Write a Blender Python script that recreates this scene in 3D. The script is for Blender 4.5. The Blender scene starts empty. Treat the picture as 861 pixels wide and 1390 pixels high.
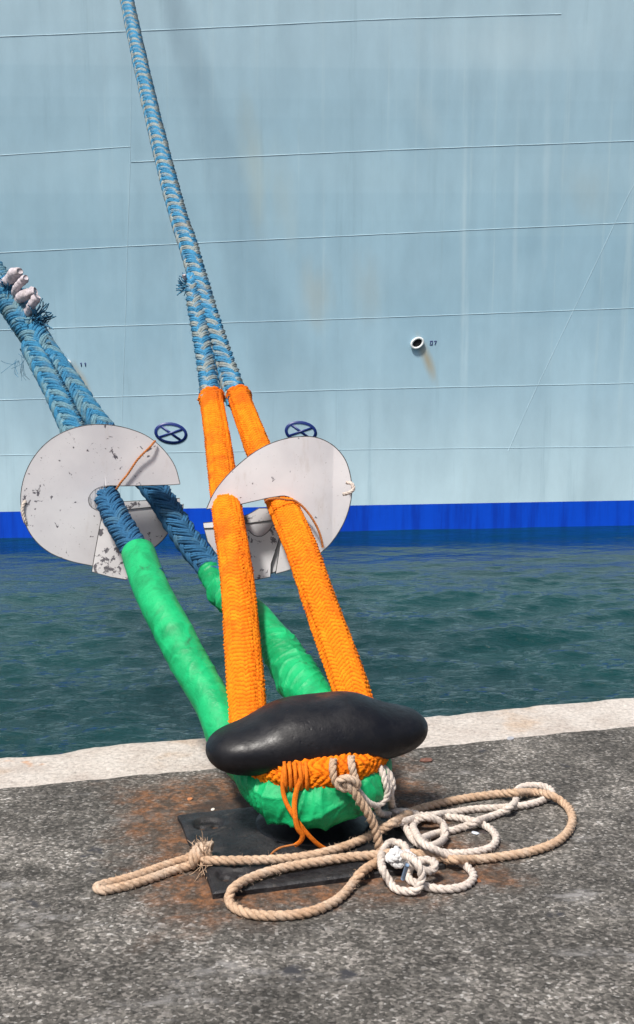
import bpy, bmesh, math, random
import numpy as np
from mathutils import Vector, Matrix, noise as mnoise
random.seed(4); rng = np.random.default_rng(7)
SC = bpy.context.scene; COL = SC.collection
R = math.radians
# ------------------------------------------------------------------ camera
F, PW, PH, PITCH, CH = 1690.0, 861.0, 1390.0, R(9.0), 1.6
cd = bpy.data.cameras.new('camera'); cam = bpy.data.objects.new('camera', cd); COL.objects.link(cam)
cam.location = (0, 0, CH); cam.rotation_euler = (math.pi/2 - PITCH, 0, 0)
cd.sensor_fit = 'VERTICAL'; cd.sensor_height = 36; cd.lens = 36*F/PH; cd.clip_start = .05; cd.clip_end = 3000
SC.camera = cam
CAMP = np.array([0, 0, CH])
def ray(px, py):
    dx = (px-PW/2)/F; dy = -(py-PH/2)/F
    return np.array([dx, math.cos(PITCH)+dy*math.sin(PITCH), -math.sin(PITCH)+dy*math.cos(PITCH)])
def P(px, py, Y):                      # photo direction, real depth Y
    d = ray(px, py); return CAMP + d*(Y/d[1])
def G(px, py, z=0.0):                  # where that direction meets level z
    d = ray(px, py); return CAMP + d*((z-CH)/d[2])
def PL(px, py, o, n):                  # ... meets a plane
    d = ray(px, py); return CAMP + d*(np.dot(o-CAMP, n)/np.dot(d, n))
def unit(v): v = np.asarray(v, float); return v/np.linalg.norm(v)

# ------------------------------------------------------------------ object helpers
def tag(o, label=None, cat=None, group=None, kind=None):
    if label: o['label'] = label
    if cat: o['category'] = cat
    if group: o['group'] = group
    if kind: o['kind'] = kind
    return o
def empty(name, loc, label, cat, group=None):
    o = bpy.data.objects.new(name, None); COL.objects.link(o); o.location = loc
    o.empty_display_size = .1
    return tag(o, label, cat, group)
def link(name, me, mats, parent=None, smooth=True):
    o = bpy.data.objects.new(name, me); COL.objects.link(o)
    for m in (mats if isinstance(mats, (list, tuple)) else [mats]): me.materials.append(m)
    if smooth: me.polygons.foreach_set('use_smooth', [True]*len(me.polygons))
    if parent:
        o.parent = parent
        w = Vector((0, 0, 0)); p = parent
        while p: w += p.location; p = p.parent
        o.location = -w if not parent.parent else -w + Vector((0,0,0))
        if parent.type == 'MESH': o.location = (0, 0, 0)
    me.update(); return o
class MB:
    def __init__(s): s.v = []; s.f = []; s.n = 0; s.m = []; s.uv = []; s.tone = []
    def grid(s, pts, closed_u=False, mat=0, cap=False, uv=None, tone=0.0):
        """pts: (n, m, 3); closed_u closes the m direction"""
        n, m, _ = pts.shape; b = s.n
        s.v.append(pts.reshape(-1, 3)); s.n += n*m
        i = np.arange(n-1)[:, None]; j = np.arange(m if closed_u else m-1)[None, :]; j2 = (j+1) % m
        q = np.stack([b+i*m+j, b+i*m+j2, b+(i+1)*m+j2, b+(i+1)*m+j], -1).reshape(-1, 4)
        s.f.append(q); s.m.append(np.full(len(q), mat))
        if uv is None: uv = np.zeros((n, m, 2))
        s.uv.append(uv.reshape(-1, 2)); t = np.broadcast_to(np.asarray(tone, float), (n, m)).reshape(-1); s.tone.append(t)
        if cap:
            for k, rev in ((0, True), (n-1, False)):
                c = pts[k].mean(0); ci = s.n; s.v.append(c[None]); s.n += 1
                s.uv.append(np.zeros((1, 2))); s.tone.append(np.array([float(np.mean(t))]))
                a = b+k*m+np.arange(m); a2 = b+k*m+(np.arange(m)+1) % m
                tr = np.stack([a, a2, np.full(m, ci), np.full(m, ci)], -1) if rev else np.stack([a2, a, np.full(m, ci), np.full(m, ci)], -1)
                s.f.append(tr); s.m.append(np.full(m, mat))
    def tris(s, v, f, mat=0, tone=0.0):
        b = s.n; v = np.asarray(v, float); f = np.asarray(f)
        s.v.append(v); s.n += len(v)
        s.f.append(np.concatenate([f, f[:, 2:3]], 1)+b if f.shape[1] == 3 else f+b); s.m.append(np.full(len(f), mat))
        s.uv.append(np.zeros((len(v), 2))); s.tone.append(np.broadcast_to(np.asarray(tone, float), (len(v),)))
    def mesh(s, name):
        V = np.concatenate(s.v); Fq = np.concatenate(s.f); M = np.concatenate(s.m); UV = np.concatenate(s.uv); T = np.concatenate(s.tone)
        tri = Fq[:, 3] == Fq[:, 2]
        cnt = np.where(tri, 3, 4); starts = np.concatenate([[0], np.cumsum(cnt)[:-1]])
        mask = np.ones(Fq.shape, bool); mask[tri, 3] = False
        loops = Fq[mask]
        me = bpy.data.meshes.new(name)
        me.vertices.add(len(V)); me.vertices.foreach_set('co', V.astype(np.float32).ravel())
        me.loops.add(len(loops)); me.loops.foreach_set('vertex_index', loops.astype(np.int32))
        me.polygons.add(len(Fq)); me.polygons.foreach_set('loop_start', starts.astype(np.int32))
        me.update(calc_edges=True)
        me.polygons.foreach_set('material_index', M.astype(np.int32))
        ul = me.uv_layers.new(name='UVMap'); ul.data.foreach_set('uv', UV[loops].astype(np.float32).ravel())
        a = me.attributes.new('tone', 'FLOAT', 'POINT'); a.data.foreach_set('value', T.astype(np.float32))
        me.validate(); me.update(); return me
    def build(s, name, mats, parent=None, smooth=True): return link(name, s.mesh(name), mats, parent, smooth)

# ------------------------------------------------------------------ paths
def catmull(pts, step, closed=False):
    p = np.asarray(pts, float)
    if closed: q = np.vstack([p[-1], p, p[0], p[1]])
    else: q = np.vstack([2*p[0]-p[1], p, 2*p[-1]-p[-2]])
    out = []
    for i in range(1, len(q)-2):
        p0, p1, p2, p3 = q[i-1], q[i], q[i+1], q[i+2]
        t = np.linspace(0, 1, 24, endpoint=False)[:, None]
        # centripetal-ish: scale tangents by segment lengths
        d1 = np.linalg.norm(p2-p1)+1e-9; d0 = np.linalg.norm(p1-p0)+1e-9; d2 = np.linalg.norm(p3-p2)+1e-9
        m1 = ((p1-p0)/d0*d1 + (p2-p1)/d1*d0)/(d0+d1)*d1
        m2 = ((p2-p1)/d1*d2 + (p3-p2)/d2*d1)/(d1+d2)*d1
        out.append((2*t**3-3*t**2+1)*p1+(t**3-2*t**2+t)*m1+(-2*t**3+3*t**2)*p2+(t**3-t**2)*m2)
    out.append(q[-2][None]); o = np.vstack(out)
    return resample(o, step)
def resample(o, step):
    L = np.concatenate([[0], np.cumsum(np.linalg.norm(np.diff(o[:, :3], axis=0), axis=1))])
    n = max(3, int(L[-1]/step)+1); s = np.linspace(0, L[-1], n)
    return np.stack([np.interp(s, L, o[:, k]) for k in range(o.shape[1])], 1)
def frames(c, up=(0, 0, 1)):
    T = np.gradient(c, axis=0); T /= np.linalg.norm(T, axis=1)[:, None]+1e-12
    N = np.zeros_like(T); n = np.array(up, float); n -= T[0]*np.dot(n, T[0])
    if np.linalg.norm(n) < .05: n = np.array([0, 1., 0]); n -= T[0]*np.dot(n, T[0])
    n /= np.linalg.norm(n); N[0] = n
    for i in range(1, len(c)):
        n = n - T[i]*np.dot(n, T[i]); n /= np.linalg.norm(n)+1e-12; N[i] = n
    B = np.cross(T, N)
    s = np.concatenate([[0], np.cumsum(np.linalg.norm(np.diff(c, axis=0), axis=1))])
    return T, N, B, s
def tube(mb, c, r, nseg=10, mat=0, cap=True, tone=0.0, flat=1.0, up=(0, 0, 1), usc=1.0):
    T, N, B, s = frames(c, up); th = np.linspace(0, 2*np.pi, nseg, endpoint=False)
    r = np.broadcast_to(np.asarray(r, float), (len(c),)) if np.ndim(r) < 2 else r
    if np.ndim(r) == 1: r = r[:, None]
    pts = c[:, None]+(N[:, None]*np.cos(th)[None, :, None]*flat+B[:, None]*np.sin(th)[None, :, None])*r[..., None]
    uv = np.stack(np.broadcast_arrays(th[None]/(2*np.pi), s[:, None]*usc), -1)
    mb.grid(pts, closed_u=True, cap=cap, mat=mat, tone=tone, uv=uv)
def laid(mb, c, r, strands=3, pitch=None, nseg=7, seed=0, tone=0.0, hand=1):
    """laid rope: helical strands round the centre line"""
    T, N, B, s = frames(c); pitch = pitch or r*6.5
    for k in range(strands):
        a = hand*2*np.pi*s/pitch+2*np.pi*k/strands+seed
        ro = r*.50; cc = c+(N*np.cos(a)[:, None]+B*np.sin(a)[:, None])*ro
        wob = r*.56*(1+.05*np.sin(s*90+k*2.1+seed))
        tube(mb, cc, wob, nseg, cap=True, tone=tone, usc=1.0)
def braid(mb, c, R0, nst=6, pitch=.27, w=.0145, h=.0085, seed=0, tones=None, rs=None, nseg=6):
    """tubular plait: nst strands each way, going over and under one another"""
    T, N, B, s = frames(c); rs = np.ones(len(c)) if rs is None else rs
    for hand in (1, -1):
        for k in range(nst):
            a = 2*np.pi*k/nst + hand*2*np.pi*s/pitch + seed
            tau = 2*(2*np.pi*s/pitch)/(2*np.pi/nst); osc = np.tanh(2.2*hand*np.cos(2*(a-seed)))
            rad = (R0-h*.80 + h*.50*osc)*rs
            er = N*np.cos(a)[:, None]+B*np.sin(a)[:, None]; cc = c+er*rad[:, None]
            tt = np.gradient(cc, axis=0); tt /= np.linalg.norm(tt, axis=1)[:, None]
            side = np.cross(tt, er); side /= np.linalg.norm(side, axis=1)[:, None]
            th = np.linspace(0, 2*np.pi, nseg, endpoint=False)
            jit = 1+.10*np.sin(s*37+k*1.7+seed*3+hand)+.06*np.sin(s*91+k)
            tn = rng.random() if tones is None else tones[(k+(6 if hand < 0 else 0)) % len(tones)]
            for j in (-1, 0, 1):
                cy = cc+side*(w*.62*j*(1+.06*np.sin(s*60+j)))[:, None]*rs[:, None]-er*(h*.28*abs(j)*rs)[:, None]
                cy = cy+er*(.0012*np.sin(s*120+j*2.2+k))[:, None]
                pts = cy[:, None]+(er[:, None]*np.cos(th)[None, :, None]*h*.82+side[:, None]*np.sin(th)[None, :, None]*w*.44)*(jit*rs)[:, None, None]
                uv = np.stack(np.broadcast_arrays(th[None]/(2*np.pi), s[:, None]*1.0+k*.37+j*.11), -1)
                mb.grid(pts, closed_u=True, cap=True, uv=uv, tone=min(1, max(0, tn+.12*j)))
def core(mb, c, r, tone=0.0): tube(mb, c, r, 12, tone=tone)
def hairs(mb, c, r, n, ln=(.012, .03), w=.0007, tone=0.0, out=.8, mat=0):
    """loose fibres standing off a rope"""
    T, N, B, s = frames(c)
    idx = rng.integers(0, len(c), n); th = rng.random(n)*2*np.pi
    rr = np.broadcast_to(np.asarray(r, float), (len(c),))[idx]
    er = N[idx]*np.cos(th)[:, None]+B[idx]*np.sin(th)[:, None]
    d = er*out+rng.normal(0, .55, (n, 3)); d /= np.linalg.norm(d, axis=1)[:, None]
    L = rng.uniform(*ln, n)[:, None]; p0 = c[idx]+er*(rr*.93)[:, None]
    sd = np.cross(d, rng.normal(0, 1, (n, 3))); sd /= np.linalg.norm(sd, axis=1)[:, None]+1e-9
    p1 = p0+d*L*.55; p2 = p1+(d+rng.normal(0, .45, (n, 3)))*L*.5
    v = np.stack([p0-sd*w, p0+sd*w, p1+sd*w, p1-sd*w, p2+sd*w*.3, p2-sd*w*.3], 1).reshape(-1, 3)
    b = np.arange(n)[:, None]*6
    f = np.concatenate([b+np.array([0, 1, 2, 3]), b+np.array([3, 2, 4, 5])])
    mb.tris(v, f, tone=tone, mat=mat)
def vnoise(p, sc, oct=3):
    """vectorised smooth noise: sum of random sines"""
    g = np.random.default_rng(int(sc*97) % 9999); out = np.zeros(p.shape[:-1]); 
    for k in range(14*oct):
        f = sc*(2**(k % oct)); d = g.normal(0, 1, 3); d /= np.linalg.norm(d); ph = g.random()*6.28
        out += np.sin(p@d*f*g.uniform(.6, 1.5)+ph)/(2**(k % oct))
    return out/math.sqrt(14*oct)*1.2

# ------------------------------------------------------------------ materials
def mat(name, base=(.5, .5, .5), rough=.6, metal=0.0, spec=.5):
    m = bpy.data.materials.new(name); m.use_nodes = True; nt = m.node_tree; b = nt.nodes['Principled BSDF']
    b.inputs['Base Color'].default_value = (*base, 1); b.inputs['Roughness'].default_value = rough
    b.inputs['Metallic'].default_value = metal; b.inputs['Specular IOR Level'].default_value = spec
    return m, NT(nt, b)
class NT:
    def __init__(s, nt, b): s.t = nt; s.b = b
    def n(s, typ, **kw):
        x = s.t.nodes.new(typ)
        for k, v in kw.items():
            if hasattr(x, k): setattr(x, k, v)
            else: x.inputs[k.replace('_', ' ')].default_value = v
        return x
    def l(s, a, b): s.t.links.new(a, b)
    def coord(s, scale=(1, 1, 1), kind='Object', loc=(0, 0, 0), rot=(0, 0, 0)):
        tc = s.n('ShaderNodeTexCoord'); mp = s.n('ShaderNodeMapping')
        mp.inputs['Scale'].default_value = scale; mp.inputs['Location'].default_value = loc; mp.inputs['Rotation'].default_value = rot
        s.l(tc.outputs[kind], mp.inputs['Vector']); return mp.outputs[0]
    def noise(s, vec, scale, detail=4, rough=.55, dist=0.0):
        x = s.n('ShaderNodeTexNoise'); x.inputs['Scale'].default_value = scale; x.inputs['Detail'].default_value = detail
        x.inputs['Roughness'].default_value = rough; x.inputs['Distortion'].default_value = dist; s.l(vec, x.inputs['Vector']); return x.outputs['Fac']
    def voro(s, vec, scale, feat='F1', out='Distance'):
        x = s.n('ShaderNodeTexVoronoi'); x.feature = feat; x.inputs['Scale'].default_value = scale; s.l(vec, x.inputs['Vector']); return x.outputs[out]
    def ramp(s, fac, stops, interp='LINEAR'):
        x = s.n('ShaderNodeValToRGB'); cr = x.color_ramp; cr.interpolation = interp
        while len(cr.elements) < len(stops): cr.elements.new(.5)
        for e, (p, c) in zip(cr.elements, stops):
            e.position = p; e.color = (*c, 1) if isinstance(c, (tuple, list)) else (c, c, c, 1)
        s.l(fac, x.inputs['Fac']); return x.outputs['Color']
    def mix(s, fac, a, b, mode='MIX'):
        x = s.n('ShaderNodeMix'); x.data_type = 'RGBA'; x.blend_type = mode; x.clamp_result = False
        for v, i in ((fac, 0), (a, 6), (b, 7)):
            if isinstance(v, (int, float)): x.inputs[i].default_value = v if i == 0 else (v, v, v, 1)
            elif isinstance(v, tuple): x.inputs[i].default_value = (*v, 1)
            else: s.l(v, x.inputs[i])
        return x.outputs[2]
    def math(s, op, a, b=0.0, clamp=False):
        x = s.n('ShaderNodeMath'); x.operation = op; x.use_clamp = clamp
        for v, i in ((a, 0), (b, 1)):
            if isinstance(v, (int, float)): x.inputs[i].default_value = v
            else: s.l(v, x.inputs[i])
        return x.outputs[0]
    def sep(s, vec):
        x = s.n('ShaderNodeSeparateXYZ'); s.l(vec, x.inputs[0]); return x.outputs
    def mr(s, v, a, b, c=0.0, d=1.0):
        x = s.n('ShaderNodeMapRange'); x.interpolation_type = 'SMOOTHSTEP'; s.l(v, x.inputs['Value'])
        for k, q in zip(('From Min', 'From Max', 'To Min', 'To Max'), (a, b, c, d)): x.inputs[k].default_value = q
        return x.outputs['Result']
    def bump(s, h, strength=.5, dist=.01, normal=None):
        x = s.n('ShaderNodeBump'); x.inputs['Strength'].default_value = strength; x.inputs['Distance'].default_value = dist
        s.l(h, x.inputs['Height'])
        if normal is not None: s.l(normal, x.inputs['Normal'])
        s.l(x.outputs['Normal'], s.b.inputs['Normal']); return x.outputs['Normal']
    def attr(s, name):
        x = s.n('ShaderNodeAttribute'); x.attribute_name = name; return x.outputs['Fac']
    def col(s, c): s.l(c, s.b.inputs['Base Color'])
    def rough(s, c): s.l(c, s.b.inputs['Roughness'])

def fibre_mat(name, base, alt, dirt, rough=.85, usc=60, dirtk=.5, twist=1.0, bump=.5):
    m, t = mat(name, base, rough, spec=.25)
    c = t.coord(); tn = t.attr('tone')
    n1 = t.noise(c, 14, 5); n2 = t.noise(c, 90, 3)
    uv = t.coord((4, usc, 1), 'UV')
    wv = t.n('ShaderNodeTexWave'); wv.inputs['Scale'].default_value = 1.6; wv.inputs['Distortion'].default_value = 2.5; wv.inputs['Detail'].default_value = 2
    mp = t.n('ShaderNodeMapping'); mp.inputs['Rotation'].default_value = (0, 0, R(60 if usc > 20 else 12)); t.l(uv, mp.inputs[0]); t.l(mp.outputs[0], wv.inputs['Vector'])
    f1 = t.math('ADD', t.math('MULTIPLY', tn, .9), t.math('MULTIPLY', t.math('SUBTRACT', n1, .5), 1.3))
    k = t.mix(t.mr(f1, .35, .75), base, alt)
    k = t.mix(t.math('MULTIPLY', t.mr(t.noise(c, 5, 4, .6), .52, .72), dirtk), k, dirt)
    k = t.mix(.55, k, t.ramp(n2, [(.3, .55), (.7, 1.35)]), 'MULTIPLY')
    k = t.mix(.5, k, t.ramp(wv.outputs['Fac'], [(0, .6), (1, 1.25)]), 'MULTIPLY')
    t.col(k); t.bump(t.math('ADD', wv.outputs['Fac'], n2), bump, .003); return m
M = {}
M['blue'] = fibre_mat('blue polyrope fibre', (.045, .23, .41), (.16, .31, .38), (.17, .15, .12), dirtk=.35, usc=6)
M['blue_worn'] = fibre_mat('weathered blue polyrope fibre', (.06, .27, .47), (.33, .38, .37), (.22, .16, .115), dirtk=.55, usc=6)
M['blue_low'] = fibre_mat('dull blue polyrope fibre', (.035, .145, .29), (.08, .20, .31), (.03, .07, .11), dirtk=.3, usc=6)
M['tan'] = fibre_mat('soiled tan rope fibre', (.58, .40, .27), (.64, .49, .37), (.42, .20, .08), usc=60, dirtk=.35)
M['pale'] = fibre_mat('pale rope fibre', (.70, .61, .54), (.64, .52, .43), (.45, .33, .22), usc=60, dirtk=.3)
M['strap'] = fibre_mat('orange strap webbing', (.85, .20, .01), (.75, .16, .01), (.25, .10, .03), dirtk=.3)
M['lash'] = fibre_mat('faded orange cord', (.55, .20, .06), (.5, .25, .12), (.2, .1, .05), dirtk=.4)
M['tape'] = fibre_mat('pale tape', (.62, .56, .60), (.55, .48, .48), (.2, .15, .15), dirtk=.55, bump=.8)
m, t = mat('orange knitted sleeve', (.9, .28, .01), .9, spec=.15)
c = t.coord(); tn = t.attr('tone')
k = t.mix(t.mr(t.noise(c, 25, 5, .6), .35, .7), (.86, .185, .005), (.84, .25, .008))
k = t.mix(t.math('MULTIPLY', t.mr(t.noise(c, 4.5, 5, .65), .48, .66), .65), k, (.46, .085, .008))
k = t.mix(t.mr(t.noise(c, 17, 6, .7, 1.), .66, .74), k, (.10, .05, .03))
k = t.mix(t.mr(tn, 0.0, .8, .92, 0), k, (.33, .045, .002))  # crevice shade painted in: colour darkens in the valleys between stitches
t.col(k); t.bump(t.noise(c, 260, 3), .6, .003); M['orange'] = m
m, t = mat('green vinyl cloth', (.01, .5, .2), .42, spec=.35)
c = t.coord()
k = t.mix(t.mr(t.noise(c, 11, 5, .65, .6), .35, .68), (.005, .40, .135), (.003, .25, .082))
k = t.mix(t.mr(t.noise(c, 13, 6, .7, .8), .60, .72, 0, .8), k, (.02, .09, .04))
t.col(k); t.rough(t.mr(t.noise(c, 9, 4), .3, .7, .42, .62)); t.bump(t.math('ADD', t.noise(c, 32, 5, .6, 1.2), t.math('MULTIPLY', t.noise(c, 400, 2), .08)), .35, .010); M['green'] = m
m, t = mat('chipped white paint', (.7, .7, .7), .45, spec=.4)
c = t.coord()
n = t.noise(c, 26, 7, .62, .5); big = t.noise(c, 5.5, 3)
ch = t.mr(t.math('ADD', n, t.math('MULTIPLY', big, .32)), .785, .805)
k = t.mix(t.mr(t.noise(c, 3, 5), .3, .7), (.62, .61, .62), (.50, .49, .51))
k = t.mix(t.mr(t.noise(t.coord((1, 1, .25)), 11, 6, .7), .56, .72, 0, .4), k, (.40, .35, .31))
k = t.mix(t.mr(t.noise(c, 150, 2), .70, .76), k, (.2, .18, .17))
k = t.mix(ch, k, (.09, .085, .10)); t.col(k); t.rough(t.mix(ch, .4, .75)); t.bump(t.math('SUBTRACT', t.math('MULTIPLY', t.noise(c, 40, 4), .3), ch), .35, .003); M['guard'] = m
m, t = mat('lightly chipped white paint', (.7, .7, .7), .45, spec=.4)
c = t.coord()
n = t.noise(c, 26, 7, .62, .5); big = t.noise(c, 5.5, 3)
ch = t.mr(t.math('ADD', n, t.math('MULTIPLY', big, .32)), .835, .85)
k = t.mix(t.mr(t.noise(c, 3, 5), .3, .7), (.62, .61, .62), (.50, .49, .51))
k = t.mix(t.mr(t.noise(t.coord((1, 1, .25)), 11, 6, .7), .56, .72, 0, .4), k, (.40, .35, .31))
k = t.mix(t.mr(t.noise(c, 150, 2), .70, .76), k, (.2, .18, .17))
k = t.mix(ch, k, (.09, .085, .10)); t.col(k); t.rough(t.mix(ch, .4, .75)); t.bump(t.math('SUBTRACT', t.math('MULTIPLY', t.noise(c, 40, 4), .3), ch), .35, .003); M['guard2'] = m
m, t = mat('more chipped white paint', (.7, .7, .7), .45, spec=.4)
c = t.coord()
n = t.noise(c, 34, 7, .65, .5); big = t.noise(c, 12, 2)
ch = t.mr(t.math('ADD', n, t.math('MULTIPLY', big, .45)), .80, .82)
k = t.mix(t.mr(t.noise(c, 4, 5), .3, .7), (.72, .71, .72), (.58, .57, .58))
k = t.mix(ch, k, (.13, .125, .14)); t.col(k); M['flap'] = m
M['edge'], t = mat('bare worn plate edge', (.05, .048, .05), .6, .3)
t.col(t.ramp(t.noise(t.coord(), 60, 4), [(.35, .03), (.6, .10), (.8, (.16, .13, .11))]))
m, t = mat('black bollard paint', (.012, .012, .014), .33, spec=.34)
c = t.coord(); n = t.noise(c, 8, 6, .65)
k = t.mix(t.mr(n, .45, .75), (.004, .004, .006), (.013, .013, .016))
k = t.mix(t.mr(t.noise(c, 22, 7, .75, 1.5), .66, .76, 0, .6), k, (.10, .098, .10))
sp = t.mr(t.voro(c, 17), .035, .05, 1, 0); sp = t.math('MULTIPLY', sp, t.mr(t.noise(c, 6, 1), .60, .63))
k = t.mix(sp, k, (.5, .48, .45)); t.col(k)
t.rough(t.mr(t.noise(c, 14, 6, .7), .3, .75, .34, .66)); hb = t.math('ADD', t.noise(c, 55, 5, .6), t.mr(t.voro(c, 38), .0, .22, -.5, 0)); t.bump(hb, .40, .003); M['iron'] = m
m, t = mat('black plate paint', (.012, .012, .014), .4, spec=.5)
c = t.coord(); n = t.noise(c, 9, 6, .7)
k = t.mix(t.mr(n, .4, .7), (.007, .007, .009), (.026, .025, .027))
k = t.mix(t.mr(t.noise(c, 15, 7, .75, .8), .56, .72, 0, .7), k, (.085, .070, .058))
k = t.mix(t.mr(t.noise(c, 60, 4, .7), .66, .72, 0, .6), k, (.20, .17, .14)); t.col(k)
t.rough(t.mr(t.noise(c, 20, 6, .7), .3, .7, .35, .75)); t.bump(t.noise(c, 40, 6, .7), .8, .008); M['plate'] = m
M['dark'], _ = mat('painted hole shade', (.004, .004, .005), .9)

# ------------------------------------------------------------------ quay axes
e0, e1 = G(0, 1025), G(861, 945); i0, i1 = G(0, 1071), G(861, 989)
U = unit(e1-e0); Vv = np.array([-U[1], U[0], 0.0])            # along the quay; towards the water
O = (e0+e1)/2; COPE = float(np.dot(O-(i0+i1)/2, Vv))
def Q(u, v, z=0.0): return O+U*u+Vv*v+np.array([0, 0, z])
YAW = math.atan2(U[1], U[0])
print('edge', O, 'yaw', math.degrees(YAW), 'cope', COPE)

# plate placement
pc = [G(272, 1104), G(553, 1084), G(290, 1222), G(575, 1190)]
PC = np.array([-.035, 3.60, 0]); 
# ground
m, t = mat('tarry concrete', (.12, .115, .11), .9, spec=.3)
c = t.coord(); rot = t.coord(rot=(0, 0, -YAW))
v1 = t.voro(c, 125, out='Color'); g = t.n('ShaderNodeSeparateColor'); t.l(v1, g.inputs[0])
n1 = t.noise(c, 62, 6, .75); n2 = t.noise(c, 3.2, 6, .6); n3 = t.noise(c, 14, 6, .7)
k = t.ramp(g.outputs[0], [(0, (.045, .042, .038)), (.35, (.070, .065, .058)), (.7, (.112, .104, .093)), (.93, (.18, .165, .15)), (1, (.26, .25, .235))])
k = t.mix(.8, k, t.ramp(n1, [(.32, .42), (.5, 1.0), (.68, 1.8)]), 'MULTIPLY')
k = t.mix(.75, k, t.ramp(n3, [(.3, .55), (.5, 1.0), (.7, 1.6)]), 'MULTIPLY')
k = t.mix(.7, k, t.ramp(n2, [(.32, .5), (.5, 1.0), (.66, 1.9)]), 'MULTIPLY')
# pale worn scuffs
k = t.mix(t.math('MULTIPLY', t.mr(t.noise(t.coord((1, 2.2, 1), rot=(0, 0, -YAW)), 2.1, 6, .68, .4), .56, .70), t.mr(n3, .35, .6, 0, .75)), k, (.28, .27, .265), 'MIX')
# tar spots
k = t.mix(t.mr(t.noise(c, 5.5, 4, .6), .63, .70), k, (.04, .04, .045))
# rust bleeding out of the plate
mp = t.n('ShaderNodeMapping'); tc = t.n('ShaderNodeTexCoord'); sub = t.n('ShaderNodeVectorMath'); sub.operation = 'SUBTRACT'; sub.inputs[1].default_value = tuple(PC)
t.l(tc.outputs['Object'], sub.inputs[0]); vr = t.n('ShaderNodeVectorRotate'); vr.rotation_type = 'Z_AXIS'; vr.inputs['Angle'].default_value = -YAW; t.l(sub.outputs[0], vr.inputs['Vector'])
xyz = t.sep(vr.outputs[0])
ax = t.math('SUBTRACT', t.math('ABSOLUTE', t.math('ADD', xyz[0], .0)), .33); ay = t.math('SUBTRACT', t.math('ABSOLUTE', t.math('ADD', xyz[1], -.10)), .34)
dd = t.math('MAXIMUM', ax, ay)
dd = t.math('ADD', dd, t.math('MULTIPLY', t.math('SUBTRACT', t.noise(c, 5, 6, .6), .5), .42))
rust = t.math('MULTIPLY', t.mr(dd, .05, .28, 1, 0), t.mr(n3, .30, .55, .5, 1.0))
k = t.mix(t.math('MULTIPLY', rust, t.mr(t.noise(c, 22, 5, .7), .25, .6, .55, .95)), k, t.mix(t.mr(t.noise(c, 15, 6, .75), .42, .62), t.mix(.8, (.060, .040, .028), t.ramp(n1, [(.32, .4), (.5, 1.0), (.68, 2.4)]), 'MULTIPLY'), t.mix(.8, (.20, .085, .034), t.ramp(n1, [(.32, .3), (.5, 1.0), (.68, 1.7)]), 'MULTIPLY')))
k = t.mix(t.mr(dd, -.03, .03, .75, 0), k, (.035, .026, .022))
t.col(k); hb = t.math('ADD', t.math('ADD', n1, t.math('MULTIPLY', g.outputs[0], .6)), t.math('MULTIPLY', n3, .8)); t.bump(hb, .6, .006)
M['ground'] = m
m, t = mat('pale cope concrete', (.5, .46, .43), .85, spec=.3)
c = t.coord(); n1 = t.noise(c, 60, 6, .7); n2 = t.noise(c, 5, 6, .65)
k = t.mix(t.mr(n2, .35, .7), (.50, .46, .42), (.40, .35, .31))
k = t.mix(t.mr(t.noise(c, 3, 5, .6), .54, .70, 0, .65), k, (.42, .31, .22))
k = t.mix(.8, k, t.ramp(n1, [(.3, .5), (.5, 1.0), (.7, 1.4)]), 'MULTIPLY')
k = t.mix(t.mr(t.noise(c, 24, 7, .75, .8), .62, .70, 0, .75), k, (.13, .11, .10))
k = t.mix(t.mr(t.voro(c, 55), .06, .10, .7, 0), k, (.08, .07, .06))
k = t.mix(t.mr(t.noise(c, 4.1, 3, .5), .67, .72, 0, .8), k, (.48, .22, .08))
t.col(k); t.bump(t.math('ADD', n1, t.mr(t.voro(c, 55), .0, .16, -1.0, 0)), .8, .006); M['cope'] = m

# ground sheet (irregular front edge along the cope)
us = np.concatenate([np.linspace(-300, -4, 30), np.arange(-3.96, 4, .02), np.linspace(4, 300, 30)])
fl = -COPE + .006*vnoise(np.stack([us, us*0, us*0], -1), 14, 3) + .004*vnoise(np.stack([us, us*0+3, us*0], -1), 60, 2)
vs = np.array([0, -.05, -.4, -2, -6, -30, -300])
g_ = np.zeros((len(vs), len(us), 3))
for a, dv in enumerate(vs):
    v = fl+dv if a < 2 else np.full(len(us), -COPE+dv)
    g_[a] = O+U*us[:, None]+Vv*v[:, None]; g_[a, :, 2] = 0.004 if a else .004
mb = MB(); mb.grid(g_[::-1]); tag(mb.build('ground', M['ground']), kind='structure')
# cope: weathered top with a broken arris, front face down to the water
vsec = np.concatenate([[-COPE-.03, -COPE], np.linspace(-COPE+.02, -.03, 16), [-.018, -.008, -.002, 0, .001, .001, 0, 0, 0]])
zsec = np.concatenate([[-.02, 0], np.zeros(16), [-.002, -.005, -.011, -.02, -.035, -.07, -.3, -1.0, -3.5]])
g_ = np.zeros((len(vsec), len(us), 3))
for a in range(len(vsec)):
    base = O+U*us[:, None]+Vv*vsec[a]; base[:, 2] = zsec[a]
    nz = vnoise(base, 9, 3); nf = vnoise(base, 45, 3)
    if a >= 2: base[:, 2] += .0020*nz+.0012*nf
    edge = np.clip(1+vsec[a]/.08, 0, 1) if a < 18 else 1.0
    chip = np.clip(vnoise(np.stack([us, us*0, us*0], -1), 11, 4)-.5, 0, 2)
    base += Vv*(edge*(-.010*chip+.003*nf+.005*nz))[:, None]
    base[:, 2] -= edge*.012*chip if a < 23 else 0
    g_[a] = base
mb = MB(); mb.grid(g_[:, ::-1]); tag(mb.build('quay_edge', M['cope']), kind='structure')

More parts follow.
